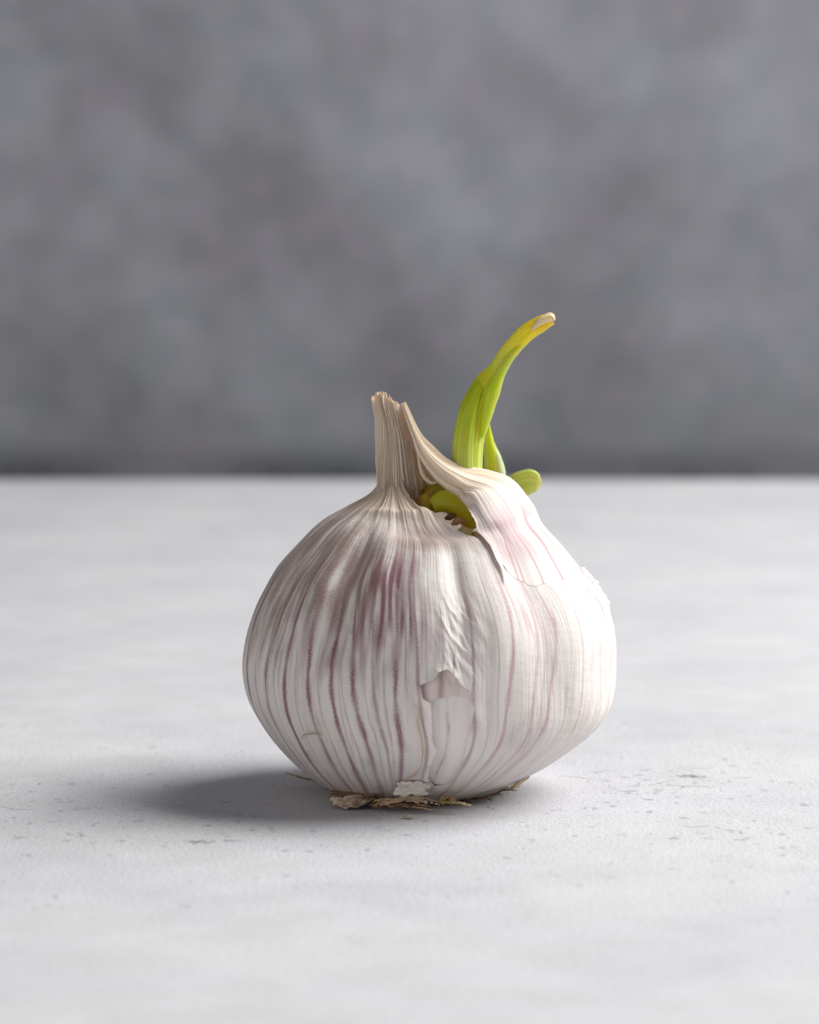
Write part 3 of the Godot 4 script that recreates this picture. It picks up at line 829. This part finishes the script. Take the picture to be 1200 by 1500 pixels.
func build_sprouts(garlic: Node3D) -> void:
	var leafy := cloth(0.36, Color(0.72, 0.76, 0.16), 0.5)
	leafy.subsurf_scatter_enabled = true
	leafy.subsurf_scatter_strength = 0.22
	var main := [Vector3(6.34, 49.81, -2.50), Vector3(6.33, 54.20, -2.60), Vector3(6.76, 57.81, -2.70), Vector3(7.58, 61.64, -2.80), Vector3(9.05, 65.03, -2.80), Vector3(10.89, 67.89, -2.60), Vector3(12.84, 70.63, -2.40), Vector3(15.44, 73.48, -2.00), Vector3(17.59, 74.92, -1.60), Vector3(19.53, 75.97, -1.20)]
	var shoot := put("sprout", tube(main, [2.25, 2.3, 2.35, 2.45, 2.0, 1.25, 1.36, 1.36, 1.3, 1.0], [2.2, 2.2, 2.2, 2.1, 1.7, 1.15, 1.0, 0.85, 0.7, 0.42], func(u: float, v: float) -> Color:
		var a := u * TAU
		return green(v, bell(v - 0.57, 0.05) * bell(wrapf(a - 1.2, -PI, PI), 0.7) + smoothstep(0.5, 0.9, cos(a)) * 0.3, n2(cos(a) * 120.0, v * 6.0)), 72, 160, 0.10, 0.1), leafy, garlic)
	# the sheath leaf that wraps the left of the shoot, its margin lying over the front
	var sheath := [Vector3(5.78, 49.87, -1.90), Vector3(5.66, 54.25, -1.90), Vector3(5.93, 57.54, -1.90), Vector3(6.53, 60.82, -2.00), Vector3(7.56, 63.87, -2.20), Vector3(8.82, 66.03, -2.50), Vector3(9.91, 67.22, -2.70)]
	put("sheath_leaf", tube(sheath, [1.95, 1.95, 1.85, 1.7, 1.35, 0.95, 0.4], [2.25, 2.25, 2.2, 1.95, 1.5, 0.9, 0.4], func(u: float, v: float) -> Color:
		var a := u * TAU
		return 0.86 * green(v * 0.52, 0.85 * bell(wrapf(a - 0.35, -PI, PI), 0.28), n2(cos(a) * 130.0, v * 6.0)), 64, 90, 0.0, 0.1), leafy, shoot)
	# the twisted blade that crosses in front where the shoot narrows
	var twist := [Vector3(8.48, 57.05, -1.20), Vector3(9.34, 61.00, -1.00), Vector3(10.21, 64.16, -1.10), Vector3(11.40, 67.09, -1.30), Vector3(12.93, 69.70, -1.50), Vector3(14.78, 71.97, -1.70)]
	put("twisted_blade", tube(twist, [0.5, 0.95, 1.15, 0.8, 0.7, 0.35], [0.5, 0.8, 0.9, 0.6, 0.5, 0.3], func(u: float, v: float) -> Color:
		var a := u * TAU
		return green(0.25 + v * 0.52, 0.5 * smoothstep(0.2, 0.9, cos(a)), n2(cos(a) * 130.0, v * 6.0)), 40, 70, 0.0, 0.05), leafy, shoot)
	# withered tip
	var pale := cloth(0.6, Color(0.3, 0.25, 0.12))
	var tip := [Vector3(16.37, 74.09, -0.70), Vector3(17.33, 75.24, -0.40), Vector3(18.31, 75.83, -0.60), Vector3(19.31, 76.08, -1.00), Vector3(19.91, 75.59, -1.20)]
	put("withered_tip", tube(tip, [0.2, 0.5, 0.62, 0.75, 0.35], [0.2, 0.35, 0.5, 0.6, 0.3], func(u: float, v: float) -> Color:
		return Color(0.80, 0.58, 0.26).lerp(Color(0.82, 0.68, 0.46), clampf(0.5 + n2(u * 90.0, v * 60.0), 0.0, 1.0)), 30, 50, 0.15, 0.35), pale, shoot)

	# second shoot just behind
	var second := [Vector3(10.61, 48.28, -7.00), Vector3(10.60, 51.06, -7.00), Vector3(10.15, 53.86, -6.60), Vector3(9.80, 56.10, -6.20), Vector3(9.74, 58.66, -6.00)]
	var other := put("sprout", tube(second, [1.6, 1.6, 1.2, 0.7, 0.15], [1.6, 1.6, 1.2, 0.7, 0.2], func(u: float, v: float) -> Color:
		return green(0.1 + v * 0.3, 0.15, n2(cos(u * TAU) * 120.0, v * 6.0)), 40, 60, 0.0, 0.05), leafy, garlic)
	var husk := [Vector3(11.60, 48.29, -6.90), Vector3(11.43, 51.06, -6.90), Vector3(10.98, 53.07, -6.70), Vector3(10.41, 55.09, -6.40), Vector3(10.02, 56.65, -6.20)]
	put("pale_sheath", tube(husk, [1.0, 1.0, 0.85, 0.5, 0.15], [1.5, 1.5, 1.2, 0.6, 0.2], func(u: float, v: float) -> Color:
		return Color(0.72, 0.74, 0.52).lerp(Color(0.52, 0.62, 0.2), v) * (1.0 + 0.1 * n2(cos(u * TAU) * 120.0, v * 6.0)), 40, 50, 0.0, 0.05), leafy, other)
	# third leaf, lying over to the right behind the shoulder
	var third := [Vector3(11.23, 46.84, -14.00), Vector3(13.25, 47.51, -14.00), Vector3(15.03, 48.24, -14.00), Vector3(16.60, 48.63, -14.00), Vector3(17.71, 48.52, -14.00), Vector3(18.55, 48.35, -14.00)]
	put("sprout", tube(third, [1.3, 1.7, 2.0, 2.05, 1.6, 0.3], [0.45, 0.5, 0.55, 0.5, 0.4, 0.12], func(u: float, v: float) -> Color:
		return Color(0.62, 0.70, 0.16).lerp(Color(0.74, 0.70, 0.26), smoothstep(0.75, 1.0, v)) * (1.0 + 0.2 * n2(cos(u * TAU) * 120.0, v * 6.0)), 64, 60, 0.3, 0.12), leafy, garlic)
	# shoots and dry shreds down in the opening
	var stub := [Vector3(0.38, 46.49, 5.00), Vector3(2.11, 47.21, 4.60), Vector3(3.63, 47.06, 4.20), Vector3(5.59, 45.69, 3.60), Vector3(7.35, 43.74, 2.60)]
	put("inner_shoot", tube(stub, [1.2, 1.75, 1.95, 2.0, 1.9], [1.2, 1.7, 1.9, 1.9, 1.8], func(u: float, v: float) -> Color:
		return Color(0.62, 0.60, 0.03) * (1.0 + 0.12 * n2(cos(u * TAU) * 90.0, v * 9.0)), 40, 50), leafy, garlic)
	var back := [Vector3(-0.89, 46.66, -1.00), Vector3(0.64, 48.06, -1.20), Vector3(2.38, 48.70, -1.40), Vector3(4.36, 48.03, -1.60), Vector3(6.77, 45.79, -2.00)]
	put("inner_shoot", tube(back, [1.4, 1.6, 1.6, 1.6, 1.6], [1.4, 1.6, 1.6, 1.6, 1.6], func(u: float, v: float) -> Color:
		return Color(0.34, 0.40, 0.03) * (1.0 + 0.12 * n2(cos(u * TAU) * 90.0, v * 9.0)), 36, 50), leafy, garlic)
	var lump := [Vector3(-1.13, 44.88, 4.20), Vector3(-0.70, 46.21, 4.40), Vector3(-0.27, 47.37, 4.00), Vector3(0.28, 48.49, 3.20)]
	put("inner_shoot", tube(lump, [1.3, 1.5, 1.35, 0.6], [1.2, 1.4, 1.3, 0.6], func(u: float, v: float) -> Color:
		return Color(0.52, 0.40, 0.04).lerp(Color(0.6, 0.26, 0.04), clampf(n2(u * 50.0, v * 30.0) * 1.8, 0.0, 0.8)), 30, 40, 0.0, 0.2), leafy, garlic)
	var chip := cloth(0.6, Color.BLACK)
	for s in [[[Vector3(3.59, 43.91, 7.40), Vector3(4.68, 44.41, 7.00), Vector3(5.76, 44.24, 6.40)], Color(0.55, 0.32, 0.18), 0.55], [[Vector3(2.53, 44.64, 6.00), Vector3(3.61, 45.03, 5.60), Vector3(4.27, 45.64, 5.20)], Color(0.22, 0.12, 0.06), 0.5], [[Vector3(4.23, 42.83, 8.40), Vector3(5.74, 42.68, 8.00), Vector3(6.93, 42.94, 7.40)], Color(0.72, 0.66, 0.34), 0.9]]:
		put("dry_shred", tube(s[0], [0.2, s[2], s[2] * 0.8, 0.2], [0.15, s[2] * 0.7, s[2] * 0.5, 0.15], func(u: float, v: float) -> Color:
			return s[1] * (1.0 + 0.3 * n2(u * 60.0, v * 40.0)), 20, 30, 0.0, 0.4), chip, garlic)
	# a curled lip of fibre at the back of the opening
	var lip := cloth(0.6, Color(0.3, 0.25, 0.15))
	put("dry_shred", tube([Vector3(-1.78, 54.53, 1.40), Vector3(-1.23, 51.81, 1.40), Vector3(-0.36, 50.41, 1.60), Vector3(0.61, 49.88, 1.80), Vector3(1.48, 50.21, 1.80)], [0.15, 0.3, 0.3, 0.25, 0.1], [0.12, 0.2, 0.2, 0.2, 0.1], func(u: float, v: float) -> Color:
		return straw(u * 30.0, v * 20.0), 24, 40, 0.0, 0.2), lip, garlic)

# a torn strip of dry skin: middle line, half widths, direction across, colours at both ends, crumple in mm
func strip(mid: Array, half: Array, across: Vector3, one: Color, two: Color, crumple: float, seed_: float, ragged := 0.2) -> ArrayMesh:
	return sheet(60, 26, func(u: float, v: float) -> Vector3:
		var p := along(mid, u)
		var d := (along(mid, minf(u + 0.05, 1.0)) - along(mid, maxf(u - 0.05, 0.0))).normalized()
		var n := d.cross(across).normalized()
		var s := (v - 0.5) * 2.0
		return p + across * s * along_f(half, u) + n * crumple * (n2(u * 70.0 + seed_, v * 40.0) + 0.6 * s * s + 0.4 * n2(u * 190.0 + seed_, v * 90.0)), func(u: float, v: float) -> Color:
		return one.lerp(two, clampf(u + 0.5 * n2(u * 60.0 + seed_, v * 60.0), 0.0, 1.0)) * (1.0 + 0.25 * n2(u * 20.0, v * 160.0 + seed_)), func(u: float, v: float) -> float:
		return 0.5 - maxf(absf(u - 0.5), absf(v - 0.5)) - 0.06 + ragged * n2(u * 90.0 + seed_, v * 30.0) + 0.5 * ragged * n2(u * 260.0 + seed_, v * 70.0))

func build_root(garlic: Node3D) -> void:
	var dry := cloth(0.7, Color(0.2, 0.16, 0.1))
	# the root plate: a rough disc of cut roots
	var plate := put("root_plate", sheet(120, 30, func(u: float, v: float) -> Vector3:
		var a := u * TAU
		var r := v * (9.5 + 1.6 * n2(cos(a) * 40.0, sin(a) * 40.0))
		return Vector3(-2.2 + r * sin(a), 0.75 - 0.5 * v * v + 0.25 * n2(r * cos(a) * 9.0, r * sin(a) * 9.0), r * cos(a)), func(u: float, v: float) -> Color:
		return Color(0.30, 0.20, 0.11) * (1.0 + 0.4 * n2(u * 200.0, v * 40.0)), nothing, true), dry, garlic)
	rng.seed = 21
	for n in 34:
		var a := deg_to_rad(rng.randf_range(-85.0, 80.0))
		var from := Vector3(-2.2 + sin(a) * rng.randf_range(8.0, 12.5), 0.7, cos(a) * 1.0 * rng.randf_range(11.5, 14.5))
		var out := Vector3(sin(a), 0.0, cos(a)) * rng.randf_range(2.5, 6.0) + Vector3(rng.randf_range(-1.2, 1.2), 0.0, 0.0)
		var shade: Color = [Color(0.16, 0.09, 0.05), Color(0.34, 0.21, 0.11), Color(0.46, 0.32, 0.18)][n % 3]
		put("rootlet", tube([from, from + out * 0.5 + Vector3(0, rng.randf_range(-0.3, 0.6), 0), from + out + Vector3(0, rng.randf_range(-0.55, 0.25), 0)], [0.2, 0.16, 0.06], [0.2, 0.16, 0.06], func(u: float, v: float) -> Color: return shade, 6, 8), dry, plate)
	var tan := Color(0.50, 0.32, 0.16)
	var dark := Color(0.15, 0.08, 0.045)
	var cream := Color(0.72, 0.58, 0.43)
	var olive := Color(0.36, 0.28, 0.12)
	var up := Vector3(0.0, 0.8, 0.6)
	var flat := Vector3(0.1, 0.12, 1.0).normalized()
	# [middle line, half widths, across, colours, crumple, raggedness]
	var strips := [
		[[Vector3(-15.93, 0.94, 14.50), Vector3(-13.24, 0.91, 15.50), Vector3(-10.56, 1.33, 16.00), Vector3(-7.78, 2.12, 16.20)], [0.9, 1.9, 1.8, 1.2], Vector3(0.0, 0.42, -0.9).normalized(), cream, dark, 0.35, 0.14],
		[[Vector3(-16.29, 1.35, 8.50), Vector3(-13.30, 2.21, 12.00), Vector3(-10.04, 2.46, 14.50), Vector3(-7.35, 2.73, 16.00)], [0.8, 1.8, 1.8, 1.2], Vector3(0.0, 0.5, -0.85).normalized(), dark, Color(0.20, 0.13, 0.09), 0.3, 0.2],
		[[Vector3(-9.37, 0.76, 17.00), Vector3(-7.77, 1.44, 17.20), Vector3(-5.74, 1.63, 17.60), Vector3(-3.61, 2.10, 17.80), Vector3(-1.16, 1.88, 17.80), Vector3(1.29, 1.48, 17.40)], [0.5, 0.75, 0.7, 0.8, 0.75, 0.4], up.normalized(), tan, cream, 0.4, 0.28],
		[[Vector3(-8.95, 0.50, 16.80), Vector3(-6.28, 0.80, 17.20), Vector3(-3.08, 1.05, 17.40), Vector3(0.12, 0.94, 17.40)], [0.6, 1.1, 1.2, 0.8], flat, dark, tan, 0.3, 0.3],
		[[Vector3(-4.36, 1.06, 18.60), Vector3(-2.55, 1.05, 19.40), Vector3(-0.75, 0.89, 20.00), Vector3(0.95, 0.76, 20.40)], [0.5, 0.6, 0.5, 0.2], flat, tan, tan, 0.2, 0.2],
		[[Vector3(1.28, 1.59, 18.00), Vector3(2.77, 2.06, 18.20), Vector3(4.47, 1.71, 18.60)], [0.9, 1.2, 0.6], Vector3(0.1, 0.75, 0.65).normalized(), olive, tan, 0.45, 0.25],
		[[Vector3(2.24, 1.63, 18.20), Vector3(4.14, 1.75, 19.40), Vector3(5.39, 1.72, 20.40), Vector3(6.65, 1.67, 21.00)], [0.8, 1.0, 0.7, 0.25], flat, olive, cream, 0.3, 0.2],
		[[Vector3(12.59, 2.10, 9.60), Vector3(13.55, 2.57, 9.80), Vector3(14.64, 3.19, 9.60), Vector3(15.94, 4.25, 9.40)], [0.9, 1.1, 1.0, 0.4], Vector3(0.25, 0.75, 0.6).normalized(), olive, cream, 0.3, 0.22],
		[[Vector3(-23.16, 2.65, -2.00), Vector3(-21.60, 2.18, -1.50), Vector3(-19.60, 1.71, -1.00), Vector3(-17.35, 1.52, 1.00)], [0.25, 0.6, 0.7, 0.5], flat, olive, dark, 0.2, 0.15],
		[[Vector3(7.67, 1.00, 12.50), Vector3(10.06, 1.57, 11.50), Vector3(12.59, 2.21, 9.60)], [0.6, 0.9, 0.8], flat, dark, dark, 0.3, 0.25]]
	for n in strips.size():
		var s: Array = strips[n]
		put("root_shred", strip(s[0], s[1], s[2], s[3], s[4], s[5], n * 37.0, s[6]), dry, plate)
	# a squarish scrap of white skin low at the front
	var paper := cloth(0.55, Color(0.25, 0.22, 0.18))
	put("skin_scrap", strip([Vector3(-5.70, 3.92, 19.80), Vector3(-4.18, 4.12, 20.61), Vector3(-2.61, 4.25, 21.01), Vector3(-1.18, 4.18, 20.86), Vector3(0.17, 4.02, 20.28)], [1.5, 1.75, 1.8, 1.75, 1.5], Vector3(0.0, 0.8, 0.6).normalized(), Color(0.76, 0.69, 0.63), Color(0.73, 0.65, 0.60), 0.12, 321.0, 0.15), paper, garlic)
	# loose threads of skin lying on the front
	for s in [[[Vector3(-2.26, 18.97, 30.35), Vector3(-1.75, 17.69, 30.57), Vector3(-1.85, 15.75, 29.99), Vector3(-1.35, 13.72, 29.23), Vector3(-1.04, 11.16, 27.60), Vector3(-1.28, 8.38, 25.06)], Color(0.55, 0.42, 0.22)], [[Vector3(-19.83, 11.69, 19.23), Vector3(-19.39, 12.54, 20.67), Vector3(-17.93, 13.03, 22.34), Vector3(-16.50, 12.97, 23.15)], Color(0.45, 0.40, 0.30)], [[Vector3(-1.28, 8.38, 25.06), Vector3(-2.26, 6.77, 23.40), Vector3(-3.79, 5.95, 22.23)], Color(0.5, 0.33, 0.22)]]:
		put("skin_thread", tube(s[0], [0.04, 0.09, 0.12, 0.09, 0.04], [0.04, 0.08, 0.1, 0.08, 0.04], func(u: float, v: float) -> Color: return s[1], 8, 40), dry, garlic)

func build_crumb() -> void:
	var m := cloth(0.6, Color.BLACK)
	var crumb := put("skin_crumb", strip([Vector3(-1.0, 0.35, -0.1), Vector3(-0.3, 0.5, 0.0), Vector3(0.4, 0.4, 0.1), Vector3(1.0, 0.3, 0.0)], [0.5, 0.9, 0.8, 0.4], Vector3(0.1, 0.2, 1.0).normalized(), Color(0.62, 0.54, 0.24), Color(0.66, 0.60, 0.38), 0.15, 12.0, 0.2), m, self)
	crumb.position = Vector3(-3.1, 0.0, 23.9) * MM
	tag(crumb, "tiny yellowish crumb of skin lying on the tabletop before the bulb", "crumb")
